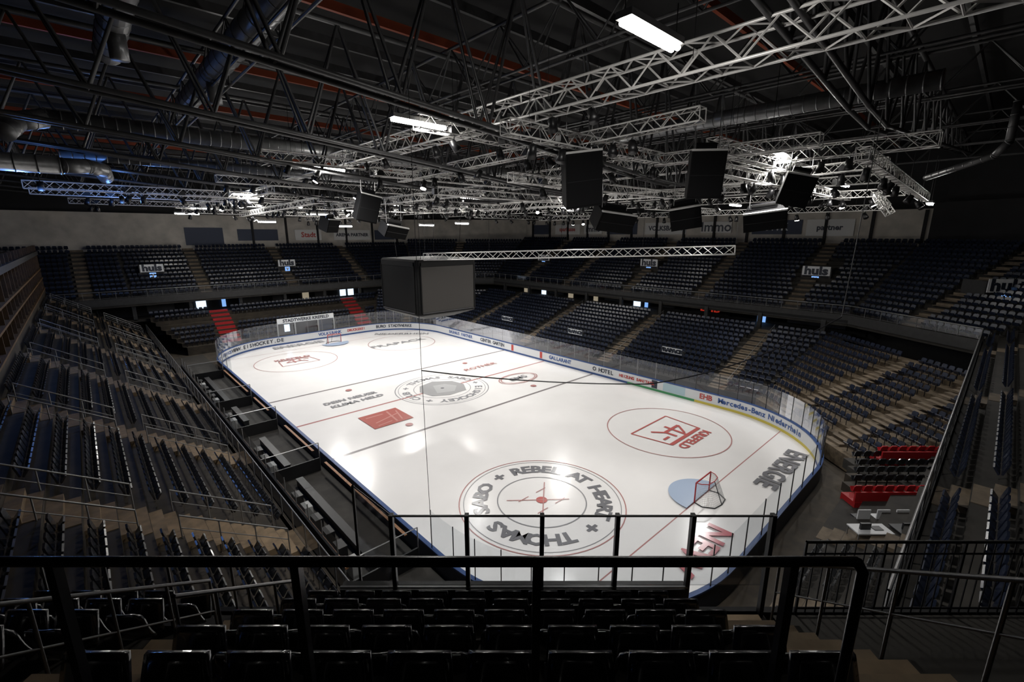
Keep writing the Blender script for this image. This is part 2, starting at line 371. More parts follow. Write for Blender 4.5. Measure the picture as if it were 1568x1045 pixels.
vom_y=(-21.2,-.3,20.5)
skipU=lambda x,y: x>34.5 and x<39.5 and any(abs(y-v)<2.0 for v in vom_y)
U=dict(a=(-20,38),b=(20,38),c=(30,27),d=(30,-26),e=(24,-35.3),g=(-13.5,-35.3))
UB=dict(a=(-20,48.6),b=(25,48.6),c=(43.4,33),d=(43.4,-29),e=(33,-49.5),g=(-13.5,-49.5))
stand('tier_east',U['c'],U['d'],UB['c'],UB['d'],6.9,13.4,16,aisles=(6.5,16.5,27.3,37.5,47.7),aw=1.5,skip=skipU,parent=UP)
stand('tier_north',U['a'],U['b'],UB['a'],UB['b'],6.9,12.4,12,aisles=(8,19.5,31),aw=1.3,parent=UP)
stand('tier_northeast',U['b'],U['c'],UB['b'],UB['c'],6.9,13.0,14,aisles=(7,),aw=1.3,parent=UP)
stand('tier_southeast',U['d'],U['e'],UB['d'],UB['e'],6.9,13.4,16,aisles=(5.5,),aw=1.4,parent=UP)
stand('tier_south',U['e'],U['g'],UB['e'],UB['g'],6.9,13.0,16,aisles=(5,18,30),aw=1.4,parent=UP)
stand('tier_northwest',(-29.2,38),(-20,38),(-36,48.6),(-20,48.6),6.9,12.4,12,aisles=(5,),aw=1.3,parent=UP)
fascia('balcony_railing',[(-27.5,38),U['a'],U['b'],U['c'],U['d'],U['e'],U['g']],6.9)
Lf=dict(a=(-16,31.8),b=(9,31.8),c=(16.3,24.5),d=(16.3,-23),e=(8.5,-31.8),g=(-13,-31.8))
Lb=dict(a=(-19,38.6),b=(13,38.6),c=(28,26),d=(28,-25),e=(17,-42),g=(-13,-42))
stand('tier_east',Lf['c'],Lf['d'],Lb['c'],Lb['d'],1.1,4.7,13,aisles=(6.5,19,31.5,44),aw=1.5,parent=LP)
stand('tier_north',Lf['a'],Lf['b'],Lb['a'],Lb['b'],1.0,4.2,8,aisles=(5,23.4),aw=2.2,stepm=M_REDP,seatrows=(0,1,2,3,6,7),concm=M_CONC2,parent=LP)
stand('tier_northeast',Lf['b'],Lf['c'],Lb['b'],Lb['c'],1.0,4.6,10,aisles=(5,),aw=1.3,parent=LP)
stand('tier_southeast',Lf['d'],Lf['e'],Lb['d'],Lb['e'],1.1,4.9,12,aisles=(3.2,8.6),aw=1.3,concm=mat('terrace_tan',(.11,.082,.052),.8,var=.4),parent=LP)
stand('tier_south',Lf['e'],Lf['g'],Lb['e'],Lb['g'],1.0,4.6,11,aisles=(9,15),aw=1.2,seatm=M_SEATG,concm=M_CONC,skip=lambda x,y:x>-2 and y>-38,parent=LP)
mb=MB()
def seatrow(mb,a,b,zf,m,pitch=.55,base=None,bw=1.0,zb=.9,backm=None):
    A=Vector(a);B=Vector(b);d=(B-A).normalized();n=Vector((-d.y,d.x))
    if n.y<0: n=-n
    if base: mb.beam(a,b,bw,zb,zf,base)
    if backm: mb.beam(tuple(A-n*.42),tuple(B-n*.42),.1,zf,zf+.55,backm)
    k=int((B-A).length/pitch)
    for i in range(k):
        c=A+d*((i+.5)*pitch)-n*.1;seat_lo(mb,c.x,c.y,zf,n.x,n.y,m)
rdir=Vector((.732,-.681))
rows=[((7.6,-31.3),5.2,1.5,M_SEATB,M_CONC,None),((8.7,-32.3),4.4,1.8,M_SEATR,M_REDP,M_REDP),((6.6,-31.7),5.6,1.5,M_SEATB,M_CONC,None),((5.6,-31.8),5.4,1.45,M_SEATG,M_CONC2,None),((4.5,-31.9),5.2,1.4,M_SEATB,M_CONC2,None),((3.4,-32.1),5.0,1.3,M_SEATR,M_REDP,M_REDP)]
for (a,ln,zf,m,bm,bk) in rows:
    A=Vector(a);B=A+rdir*ln;seatrow(mb,tuple(A),tuple(B),zf,m,.55,bm,backm=bk)
mb.obj('corner_rows',LP)
mb=MB();RA=atan2(-.681,.732);T=Matrix.Translation((1.5,-32.7,0))@Matrix.Rotation(RA,4,'Z')
for k in range(5):
    x=k*.92;mb.box((x,-.25,1.35),(x+.6,-.2,1.85),M_WHITE,T);mb.box((x,-.2,1.3),(x+.6,.2,1.37),M_WHITE if k%2 else M_SEATG,T);mb.box((x+.2,-.1,.9),(x+.4,.1,1.3),M_RAILB,T)
mb.obj('white_seat_row')
mb=MB();T=Matrix.Translation((-.6,-33.0,0))@Matrix.Rotation(RA,4,'Z')
for k in range(3):
    x=k*1.9;zt=1.8
    mb.box((x,-.4,zt),(x+1.6,.35,zt+.05),M_BOARD if k!=1 else M_SEATG,T)
    for a in (.05,1.55):
        for b in (-.35,.3): mb.box((x+a-.02,b-.02,.9),(x+a+.02,b+.02,zt),M_RAIL,T)
    mb.box((x+.3,-.1,zt+.05),(x+.75,.0,zt+.35),M_BLK,T);mb.box((x+.9,-.15,zt+.05),(x+1.3,.15,zt+.08),M_SEATG,T)
mb.obj('media_desk')
# west stand
WX=-27.4
AI=(4,14.5,25,35.5,46,55.5)
stand('west_stand',(-19.2,37.5),(-19.2,-27.5),(WX,37.5),(WX,-27.5),2.5,7.6,11,aisles=AI,aw=1.9,seatm=M_SEATW,concm=M_CONC2,stepm=M_STEPW)
mb=MB();mb.box((-19.35,-27.5,0),(-19.1,37.5,2.5),M_CONC2)
mb.stick((-19.2,-27.5,3.55),(-19.2,37.5,3.55),.03,M_RAIL,6)
for k in range(45):
    y=-27.5+65*k/44;mb.stick((-19.2,y,2.5),(-19.2,y,3.55),.03,M_RAIL,4)
mb.quad((-19.2,-27.5,2.55),(-19.2,37.5,2.55),(-19.2,37.5,3.5),(-19.2,-27.5,3.5),M_GLASS2);mb.obj('parapet','west_stand')
mb=MB()
for A in AI:
    for sd in (-1.02,1.02):
        y=37.5-A+sd
        zs=lambda x:2.5+(-19.2-x)*.64
        for xa,xb in ((-19.9,-23.0),(-24.0,-27.0)):
            for hh,rr in ((.95,.028),(.5,.016)): mb.stick((xa,y,zs(xa)+hh),(xb,y,zs(xb)+hh),rr,M_RAIL,6)
            for k in range(4):
                x=xa+(xb-xa)*k/3;mb.stick((x,y,zs(x)-.2),(x,y,zs(x)+.95),.022,M_RAIL,5)
mb.obj('handrails','west_stand')
mb=MB()
for yv in (18,5.5,-7,-19.5):
    o=-.85
    mb.poly([(16.6,yv+o,2.0),(27.5,yv+o,5.6)],.025,M_RAIL)
    for k in range(7):
        x=16.8+k*1.75;mb.stick((x,yv+o,1.0+(x-16.3)*.3),(x,yv+o,2.0+(x-16.6)*.33),.02,M_RAIL,4)
mb.obj('handrails',LP)

# west gallery
mb=MB();g=WX
mb.box((g-.3,-27,0),(g-.02,37.5,8.7),M_CONC2)
for zz_ in (8.75,9.9,10.9): mb.box((g-.35,-27,zz_),(g+.02,37.5,zz_+.12),M_BROWN2)
for k in range(30): y=-27+64.5*k/29;mb.box((g-.3,y-.07,8.7),(g-.05,y+.07,13.5),M_BROWN)
mb.box((g-4,-27,8.5),(g-.1,37.5,8.7),M_CONC2);mb.box((g-4.2,-27,8),(g-4,37.5,15),M_BROWN)
mb.box((g-4,-27,12.5),(g+.05,37.5,12.9),M_FASC)
mb.obj('west_gallery')
def shell(name,p,q,z0,z1,m,th=.4):
    mb=MB();mb.beam(p,q,th,z0,z1,m);return mb.obj(name)
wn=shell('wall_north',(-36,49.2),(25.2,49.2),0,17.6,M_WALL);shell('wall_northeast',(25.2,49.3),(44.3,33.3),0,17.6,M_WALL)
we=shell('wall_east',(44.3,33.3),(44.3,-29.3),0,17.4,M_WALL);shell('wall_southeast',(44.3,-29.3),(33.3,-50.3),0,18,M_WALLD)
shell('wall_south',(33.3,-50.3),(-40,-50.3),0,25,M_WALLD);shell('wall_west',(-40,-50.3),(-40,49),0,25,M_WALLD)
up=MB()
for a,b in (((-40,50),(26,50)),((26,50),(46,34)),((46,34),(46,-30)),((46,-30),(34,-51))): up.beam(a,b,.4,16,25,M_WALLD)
up.obj('wall_upper_cladding')
mb=MB();mb.box((-42,-52,25),(48,52,25.3),M_ROOF);mb.obj('ceiling')
mb=MB();mb.box((-42,-52,-.3),(48,52,-.02),M_CONC2);mb.obj('floor')
mb=MB()
def ban_e(y,zc,w,h,t,m=M_WHITE,tm=M_TXT,s=.9):
    mb.box((43.98,y-w/2,zc-h/2),(44.05,y+w/2,zc+h/2),m);text(mb,t,s,wallT((43.95,y,zc),(0,-1,0)),tm,.03)
M_BG=mat('banner_grey',(.62,.62,.60),.7);M_BD=mat('banner_dark',(.04,.05,.08),.7)
ban_e(-6,15.7,4.4,1.6,'Immo',M_BG,M_TXT,1.9);ban_e(-14,15.6,6,1.8,'SWK',M_BD,M_WHITE,1.3);ban_e(-20,15.5,5,2,'partner',M_BG)
ban_e(2,15.6,7,1.8,'VOLKSBANK',M_BG,M_TXT,1.0);ban_e(10,15.6,6,1.8,'',M_BD);ban_e(16,15.6,4,1.6,'immo',M_BG,M_TXT,1.4);ban_e(22,15.6,6,1.8,'sparkasse',M_BG,M_BRED,1.);ban_e(28.5,15.6,4.5,1.8,'',M_BD)
for k in range(14):
    y=31-k*4.6;mb.box((43.8,y-.15,13.4),(44.1,y+.15,17.3),M_WALLD)
mb.obj('banners',we)
mb=MB()
def ban_n(x,zc,w,h,t,m=M_WHITE,tm=M_TXT,s=.9):
    mb.box((x-w/2,48.9,zc-h/2),(x+w/2,48.97,zc+h/2),m);text(mb,t,s,wallT((x,48.86,zc),(1,0,0)),tm,.03)
ban_n(-2,14.6,6,1.8,'',M_BD);ban_n(6,14.6,4.5,1.8,'Stadt',M_BG,M_BRED,1.2);ban_n(14,14.6,7,1.8,'ARENA PARTNER',M_BG,M_TXT,.8);ban_n(21,14.6,5,1.8,'',M_BD);ban_n(-9.5,14.4,5,2.6,'',M_BD)
for k in range(12):
    x=-34+k*5.2
    if x>-8: mb.box((x-.15,48.7,12.4),(x+.15,49,17.5),M_WALLD)
mb.obj('banners',wn)

# concourse
M_CP=mat('concourse_panel',(.34,.34,.33),.7);M_CP2=mat('concourse_panel_dark',(.14,.14,.14),.7)
mb=MB()
mb.box((28,-26,4.4),(34,27,4.65),M_CONC);mb.box((33.6,-27,4.4),(34,27,6.5),M_WALLD);mb.box((29.9,-27,6.25),(34,28,6.5),M_WALLD)
mb.box((-27,38.6,3.8),(21,42,4.1),M_CONC);mb.box((-27,41.7,4),(24,42,6.5),M_WALLD);mb.box((-27,38,6.25),(24,42,6.5),M_WALLD)
mb.beam((24,42),(34,27),.3,4,6.5,M_WALLD)
mb.beam((34,-27),(27,-40),.3,3,6.5,M_WALLD)
for k in range(9): y=24-k*6;mb.box((29.8,y-.2,4.6),(30.2,y+.2,6.3),M_FASC)
for k in range(8): x=-20+k*6;mb.box((x-.2,38.6,4),(x+.2,38.9,6.3),M_FASC)
for y,w,m in ((-.3,1.1,M_LIT),(-1.8,.5,M_LITB),(-17,.9,M_LITB),(12,1.0,M_LITW),(18,1.0,M_LIT),(22,1.6,M_LITW),(7,.8,M_LITW)):
    mb.box((33.5,y-w/2,4.65),(33.58,y+w/2,6.1),m)
for y,w in ((-22.5,5.5),(4,2.5),(-5,2.2),(15,3)): mb.box((33.4,y-w/2,5.0),(33.5,y+w/2,6.1),M_CP)
for x,w,m in ((-12.4,1.2,M_LIT),(-9.6,.5,M_LITB),(8.2,1.0,M_LIT),(9.6,1.0,M_LIT),(2,1,M_LITW)):
    mb.box((x-w/2,41.5,4.4),(x+w/2,41.6,6.0),m)
for x,w in ((-6,3),(-2,2),(4.5,2),(14,4),(-17,3)): mb.box((x-w/2,41.55,4.6),(x+w/2,41.65,6.0),M_CP2)
mb.box((33.2,-13.5,4.9),(33.35,-8.5,6.1),M_BLK);text(mb,'EHB',1.0,wallT((33.15,-11,5.5),(0,-1,0)),M_REDN,.03,1.4)
mb.obj('concourse',LP)
def vom(name,x,y,zc,w,h,right,t,s,arrow=True,body=2.6):
    mb=MB();r=Vector(right).normalized()
    T=wallT((x,y,zc),r)
    mb.box((-w/2,-h/2,-.06),(w/2,h/2,.0),M_WHITE,T);text(mb,t,s,T@Matrix.Translation((0,0,.02)),M_TXT,.06,1.15)
    mb.box((-w/2,-h/2-1.0,-.2),(w/2,-h/2,-.07),M_WALLD,T)
    for sx in (-1,1): mb.box((sx*w/2-.1,-h/2-1.2,-body),(sx*w/2+.1,h/2-.2,-.06),M_FASC,T)
    if arrow:
        mb.box((-.35,-h/2-.75,0),(.35,-h/2-.1,.05),M_LITB,T);text(mb,'v',.8,T@Matrix.Translation((0,-h/2-.38,.07)),M_WHITE,.05)
    mb.obj(name,UP if arrow else LP)
for y in vom_y: vom('vomitory_sign',36,y,10.7,2.7,1.0,(0,-1,0),'huls',1.25)
for x in (-.2,-17.2): vom('vomitory_sign',x,42,10.3,2.5,1.0,(1,0,0),'huls',1.15)
vom('vomitory_sign',30.6,-36,10.6,2.7,1.1,(.6,-.8,0),'huls',1.3)
for y in (-13.4,-.5,12): vom('tier_sign',19.5,y,2.9,2.2,.6,(0,-1,0),'FRAPACK',.5,False,.4)
mb=MB();T=wallT((-1.7,31.3,3.0),(1,0,0))
mb.box((-3.9,-.35,-.1),(3.9,.35,.1),M_WHITE,T);text(mb,'STADTWERKE KREFELD',.6,T@Matrix.Translation((0,0,.12)),M_TXT,.02)
for x in (-3.9,-1.6,1.6,3.9): mb.box((x-.08,-3.02,-.08),(x+.08,-.35,.08),M_CP,T)
mb.box((-3.8,-2.0,-.5),(-1.7,-.4,-.45),M_CP2,T);mb.box((1.7,-2.0,-.5),(3.8,-.4,-.45),M_BD,T);mb.box((-1.5,-2.9,-.5),(1.5,-.4,-.45),M_BLK,T);mb.box((-2.9,-1.6,-.45),(-2.2,-.6,-.42),M_LIT,T)
mb.obj('entrance_gate')

# team benches
mb=MB()
mb.box((-19.1,-27,0),(-14.75,30,.25),M_CONC)
for y0,y1 in ((-19,-9.5),(-7.5,-2),(2,6),(8,17)):
    mb.box((-16.75,y0,.25),(-16.45,y1,.7),M_BLK);mb.box((-16.8,y0,.7),(-16.4,y1,.76),M_BLK)
    mb.box((-17.9,y0,.95),(-17.75,y1,1.05),M_WOOD);mb.box((-15.1,y0,1.17),(-14.96,y1,1.21),M_WOOD)
    for k in range(int((y1-y0)/1.4)): mb.box((-17.6,y0+k*1.4,.25),(-17.2,y0+k*1.4+.7,1.0),M_CP if k%4==0 else M_BLK)
mb.box((-18.4,-20,.25),(-18.3,18,2.2),M_WALLD)
for y in (-20,-8.5,0,7,17.6):
    mb.quad((-18.3,y,.25),(-15,y,.25),(-15,y,2.1),(-18.3,y,2.1),M_GLASS);mb.stick((-18.3,y,2.1),(-15,y,2.1),.03,M_RAIL,4);mb.stick((-15,y,.25),(-15,y,2.1),.03,M_RAIL,4);mb.box((-18.3,y-.04,.25),(-15,y+.04,1.1),M_BLK)
for k in range(24):
    y=-19.5+k*1.6;mb.quad((-18.32,y,1.0),(-18.32,y+1.5,1.0),(-18.32,y+1.5,2.9),(-18.32,y,2.9),M_GLASS);mb.stick((-18.32,y,.3),(-18.32,y,2.95),.025,M_RAIL,4)
mb.obj('team_bench')
mb=MB()
for x,y,w,m in ((-16.2,-25.4,.8,M_BOARD),(-16.8,-24.0,.7,M_BLUE),(-15.9,-26.8,.5,M_BLUE),(-17.6,-26.2,.9,M_BOARD),(-17.3,-22.8,.6,M_BOARD)):
    mb.box((x-w/2,y-w/2,.25),(x+w/2,y+w/2,.25+w*.9),m);mb.box((x-w/2-.03,y-w/2-.03,.25+w*.9),(x+w/2+.03,y+w/2+.03,.3+w*.9),M_BLUE)
mb.obj('equipment_crates')

# ---------------------------------------------------------------- scoreboard cube
mb=MB();cx,cy=-.7,.6;h=3.15
def ringpts(s,z_,ch):
    return [(cx+a*s,cy+b*s,z_) for a,b in ((-1,-1+ch),(-1+ch,-1),(1-ch,-1),(1,-1+ch),(1,1-ch),(1-ch,1),(-1+ch,1),(-1,1-ch))]
lv=[ringpts(h*.6,7.35,.25),ringpts(h*.97,7.85,.08),ringpts(h,7.95,.08),ringpts(h,12.45,.08),ringpts(h*.97,12.6,.08)]
for A,B in zip(lv[:-1],lv[1:]):
    for k in range(8): mb.quad(A[k],A[(k+1)%8],B[(k+1)%8],B[k],M_CUBE)
mb.add(lv[0],[tuple(range(8))[::-1]],M_CUBE);mb.add(lv[-1],[tuple(range(8))],M_CUBE)
w=h*.87
for ang in range(4):
    T=Matrix.Translation((cx,cy,10.1))@Matrix.Rotation(ang*pi/2,4,'Z')@wallT((0,-h-.02,0),(1,0,0))
    mb.box((-w,-1.95,0),(w,1.9,.05),M_SCR if ang in(0,1) else M_SCRD,T)
    for xx in (-w-.08,w+.02): mb.box((xx,-2.0,0),(xx+.07,2.0,.09),M_CUBE,T)
    mb.box((-w,1.92,0),(w,2.3,.07),M_CUBE,T);mb.box((-w,-2.05,0),(w,-1.96,.09),M_STEEL,T)
for a in (-1,1):
    for b in (-1,1): mb.stick((cx+a*2,cy+b*2,12.5),(cx+a*2.4,cy+b*2.4,19),.025,M_BLK,4)
mb.obj('scoreboard_cube')

# ---------------------------------------------------------------- trusses
def box_truss(mb,p,q,w=.5,h=.5,bay=.6,rc=.034,rl=.018,m=None):
    m=m or M_ALU;p=Vector(p);q=Vector(q);d=(q-p);Ln=d.length;d.normalize();s=d.cross(Vector((0,0,1))).normalized();u=s.cross(d)
    C=[s*w/2+u*h/2,-s*w/2+u*h/2,-s*w/2-u*h/2,s*w/2-u*h/2];n=max(2,int(Ln/bay))
    for c in C: mb.stick(p+c,q+c,rc,m,6)
    for k in range(n):
        a=p+d*(Ln*k/n);b=p+d*(Ln*(k+1)/n)
        for f in range(4):
            c0,c1=C[f],C[(f+1)%4]
            if k%2: c0,c1=c1,c0
            mb.stick(a+c0,b+c1,rl,m,4)
            if f%2==0: mb.stick(a+C[f],a+C[(f+1)%4],rl*.9,m,4)
    for e in (p,q):
        for f in range(4): mb.stick(e+C[f],e+C[(f+1)%4],rl,m,4)
def roof_truss(mb,p,q,zt,bay,zb,m,rc=.12,rd=.06):
    p=Vector(p);q=Vector(q);n=int((q-p).length/bay);d=(q-p).normalized();s=Vector((-d.y,d.x,0))*.3
    B=lambda k:(lambda c:Vector((c.x,c.y,zb(c.x,c.y))))(p.lerp(q,k/n))
    mb.stick((p.x,p.y,zt),(q.x,q.y,zt),rc,m,6)
    for k in range(n):
        a=B(k);b=B(k+1);c=(a+b)/2;c.z=zt
        mb.stick(a+s,b+s,rc*.75,m,8);mb.stick(a-s,b-s,rc*.75,m,8)
        for o in (s,-s): mb.stick(a+o,c,rd,m,5);mb.stick(c,b+o,rd,m,5)
        mb.stick(a+s,a-s,rd*.7,m,4)
mb=MB()
for y in (-45.1,-31.2,-22.3,-14.7,-7.1,.5,8.1,15.7,23.3,30.9,38.5,46.1): roof_truss(mb,(-40,y),(45,y),23.4,3.4,lambda x,y:(18.9 if y<-30 else 17.3)+.085*abs(x),M_STEEL)
mb.obj('main_trusses','roof_structure')
mb=MB()
for x in (-36,-27,-18,-9,0,9,18,27,36): roof_truss(mb,(x,-50),(x,48.8),23.6,3.6,lambda x,y:21.4,M_STEEL,.08,.04)
mb.obj('cross_trusses','roof_structure')
mb=MB()
for k in range(26):
    y=-48+k*3.8;mb.box((-39.7,y-.09,24.2),(45.5,y+.09,24.6),M_RSTEEL if k%3==0 else M_STEEL)
mb.obj('purlins','roof_structure')
TR=[((-10.55,-36,19.4),(-10.55,6,19.4),.8,.8),((3.2,-33,18.6),(3.2,26,18.6),.6,.6),
((-16,-7.2,18.9),(14,-7.2,18.9),.5,.5),((-16,4,18.6),(16,4,18.6),.5,.5),((-14,16,18.2),(16,16,18.2),.5,.5),((-14,22.4,17.9),(14,22.4,17.9),.5,.5),((-15,31,17.9),(14,31,17.9),.5,.5),
((-13,2,17.9),(-13,36,17.9),.5,.5),((12,-26,17.8),(12,30,17.8),.6,.6),((19,-30,17.6),(19,26,17.6),.5,.5),
((-8,-12,17.2),(8,-12,17.2),.45,.45),((-8,-18.5,17.4),(10,-18.5,17.4),.45,.45),((-2,-26,17.6),(22,-26,17.6),.5,.5),((0,-31,17.9),(20,-31,17.2),.5,.5),
((-6,-12,17.2),(-6,8,17.2),.45,.45),((6,-12,17.2),(6,8,17.2),.45,.45),((-6,8,17.2),(6,8,17.2),.45,.45),((-6,-2,17.2),(6,-2,17.2),.45,.45),
((24,-28,16.8),(24,10,16.8),.45,.45),((8,-31,17.6),(8,-10,17.6),.45,.45),((-2,-30,18.3),(-2,-14,18.3),.5,.5),
((-12.6,-23.2,18.3),(-2.4,-23.2,18.3),.5,.5),((-11,-10,18.2),(0,-10,18.2),.45,.45),((-8,-28,18.6),(-8,-8,18.2),.45,.45),
((-4,-26.6,18.3),(9,-26.6,18.3),.6,.6),((5.6,-31,18.1),(5.6,-21,17.8),.45,.45),((-13.5,-19,19.0),(2,-19,18.8),.5,.5),
((-14,10,18.0),(10,10,18.0),.45,.45),((-9,4,17.4),(-9,28,17.0),.45,.45),((-15,27,17.2),(10,27,17.2),.45,.45),((0,10,16.8),(0,32,16.8),.45,.45),((-26,8,17.8),(-12,8,17.8),.5,.5),((-26,14,17.8),(-12,14,17.8),.45,.45),((-24,22,17.6),(-12,22,17.6),.45,.45),
((12,-14,17.0),(26,-14,17.0),.45,.45),((12,-2,16.9),(24,-2,16.9),.45,.45),((14,12,17.0),(26,12,17.0),.45,.45)]
mb=MB()
for i,(a,b,w,h) in enumerate(TR):
    big=w>.7
    box_truss(mb,a,b,w,h,w*1.0,.045 if big else .03,.03 if big else .019)
    n=max(2,int((Vector(b)-Vector(a)).length/6))
    for k in range(n+1):
        c=Vector(a).lerp(Vector(b),(k+.3)/(n+.6));mb.stick(c,(c.x,c.y,21.6),.012,M_BLK,4)
for a,b,w,h in TR:
    A=Vector(a);B=Vector(b);n=int((B-A).length/1.6)
    for k in range(n):
        if random.random()<.4: continue
        c=A.lerp(B,(k+random.random())/n)-Vector((0,0,h/2+.05));d=Vector((random.uniform(-.7,.7),random.uniform(-.7,.7),-1)).normalized()
        lit=random.random()<.12
        if c.y<-26 and c.x<0: continue
        mb.stick(c,c-Vector((0,0,.25)),.03,M_BLK,4);c2=c-Vector((0,0,.32))
        mb.stick(c2-d*.2,c2+d*.28,.14,M_BLK,8,caps=True,r2=.2);mb.box((c.x-.22,c.y-.14,c.z+.05),(c.x+.22,c.y+.14,c.z+.38),M_BLK)
        if lit and (c.y>-12 or c.x>12): mb.stick(c2+d*.27,c2+d*.33,.18,M_LENS,8,caps=True)
mb.obj('lighting_truss_grid')
mb=MB();a=Vector((-4.5,-5,13.0));b=Vector((5,-24.4,13.75));box_truss(mb,a,b,.5,.5,.6,.035,.02)
for k in range(5): c=a.lerp(b,k/4);mb.stick(c,(c.x,c.y,17.5),.012,M_BLK,4)
mb.obj('suspended_truss')
mb=MB();pr=None
for k in range(9):
    t=radians(200-k*26);c=(17.2+1.3*cos(t),-29.5+1.3*sin(t)*.6,16.3+1.1*sin(t))
    if pr: box_truss(mb,pr,c,.3,.3,.3,.03,.015)
    pr=c
mb.stick((17.2,-29.5,17.4),(17.2,-29.5,21),.02,M_BLK,4)
mb.obj('curved_truss')

# ---------------------------------------------------------------- ducts
def duct(mb,pts,r,m=M_DUCT,n=16,rib=1.0):
    pts=[Vector(p) for p in pts]
    for a,b in zip(pts[:-1],pts[1:]):
        mb.stick(a,b,r,m,n,caps=True);L_=(b-a).length;d=(b-a).normalized();k=int(L_/rib)
        for i in range(k+1):
            c=a+d*(L_*(i+.02)/(k+.05));mb.stick(c,c+d*.05,r*1.045,m,n,caps=True)
mb=MB();duct(mb,[(-21.8,-26,22.3),(-21.8,-8,22.3)],.5);mb.stick((-21.8,-12,21.9),(-21.8,-12,21.0),.3,M_DUCT,12,caps=True);mb.obj('ventilation_duct')
mb=MB();duct(mb,[(-18.2,-30,22.0),(-18.2,-2,22.0)],.5);mb.stick((-18.2,-9,21.6),(-18.2,-9,20.7),.3,M_DUCT,12,caps=True);mb.obj('ventilation_duct')
mb=MB();duct(mb,[(-24.2,-3.8,20),(10,-3.8,20)],.42,rib=.5);duct(mb,[(-24.2,-3.8,20),(-25.2,-4.4,19.6),(-25.6,-5.4,19)],.42,rib=.6);mb.obj('ventilation_duct')
mb=MB();duct(mb,[(-24,-1,18.2),(-39,-1,18.2)],.45,rib=.8);duct(mb,[(-24,-1,18.2),(-23,-.4,18.3),(-22.3,.8,18.3),(-22.0,5,18.3)],.4);mb.obj('ventilation_duct')
mb=MB();duct(mb,[(-24,1.5,19.1),(20,1.5,19.1)],.3,rib=.5);mb.obj('ventilation_duct')
mb=MB();duct(mb,[(.5,-19,20.3),(.5,-33,20.3)],.36,rib=.5);mb.obj('ventilation_duct')
mb=MB();duct(mb,[(11.8,-31.8,17.8),(8.3,-34.5,18.3),(7.9,-34.9,18.8),(7.9,-34.9,20.5)],.16,rib=.5,m=M_STEEL);mb.obj('ventilation_duct')

# ---------------------------------------------------------------- loudspeakers
def speaker(x,y,z_,w,h,d,yaw,tilt,roll=0):
    mb=MB();T=Matrix.Translation((x,y,z_))@Matrix.Rotation(yaw,4,'Z')@Matrix.Rotation(tilt,4,'X')@Matrix.Rotation(roll,4,'Y')
    v=[(-w/2,-d/2,-h/2),(w/2,-d/2,-h/2),(w*.36,d/2,-h/2),(-w*.36,d/2,-h/2),(-w/2,-d/2,h/2),(w/2,-d/2,h/2),(w*.36,d/2,h/2),(-w*.36,d/2,h/2)]
    mb.add([T@Vector(k) for k in v],[(0,3,2,1),(4,5,6,7),(0,1,5,4),(1,2,6,5),(2,3,7,6),(3,0,4,7)],M_SPK)
    mb.box((-w*.46,-d/2-.03,-h*.46),(w*.46,-d/2-.001,h*.46),M_SPKF,T);mb.box((-w*.47,-d/2-.035,-.015),(w*.47,-d/2-.03,.015),M_BLK,T)
    for a in (-.35,.35):
        c=T@Vector((a*w,0,h/2));mb.stick(c,(c.x,c.y,z_+h/2+1.6),.02,M_RAIL,4)
    mb.box((-w*.5,-d/2,h/2),(w*.5,-d/2+.12,h/2+.08),M_ALU,T);mb.box((-w*.3,-.05,h/2+.05),(w*.3,.05,h/2+.3),M_RAILB,T)
    mb.obj('loudspeaker')
speaker(-7.9,-22.7,17.0,1.6,2.2,1.3,radians(-30),radians(14),radians(-8));speaker(-4.9,-26.7,17.05,1.35,1.8,1.1,radians(-48),radians(10))
speaker(-1.1,-19.6,15.6,2.5,1.1,1.4,radians(-20),radians(28),radians(6));speaker(.8,-23.2,15.75,1.6,1.2,1.3,radians(-60),radians(25),radians(-10))
speaker(3.9,-26.2,15.6,2.1,1.0,1.3,radians(-65),radians(25),radians(-8));speaker(2.9,-27.8,16.9,1.4,1.5,1.1,radians(-60),radians(15),radians(12))
speaker(-9.1,-5,16.5,1.5,1.8,1.1,radians(0),radians(15),radians(10));speaker(-8,-6.5,15.0,1.9,.8,1.1,radians(10),radians(25),radians(8));speaker(-6.6,8,15.6,1.6,1.2,1.2,radians(30),radians(20))

# ---------------------------------------------------------------- lamps
LM=[(-14,-29.6,19,2.1,.75),(-13.3,-18.9,19,2.4,.75),(-12.6,-7.2,18.5,2.4,.9),(3.4,-27.1,18.6,2.3,1),(-10.1,21.8,18.6,2.4,1),(6.8,3.5,18.6,2.4,1),(16.4,-26.9,18.1,2,.5),
(-13.9,31.6,17.1,2.4,.5),(-12.4,30.4,17.7,2.4,0),(-2,22.8,17.1,2.4,1),(2.2,22.4,17.7,2.4,0),(8.9,21.2,18.5,2.4,1),(18.5,.3,17.7,2,.6),(20.5,-17.9,17.3,2,.6),
(20.4,-31.3,16.8,1.2,.3),(5.9,10.8,15.75,1.8,.6),(10.6,10.3,16.0,1.8,.6),(-7.9,22.2,16.1,1.8,0),(-2.1,15.1,15.6,1.8,.6),(-13,8,17.9,2.2,.8),(4.5,-12,18.3,1.2,1)]
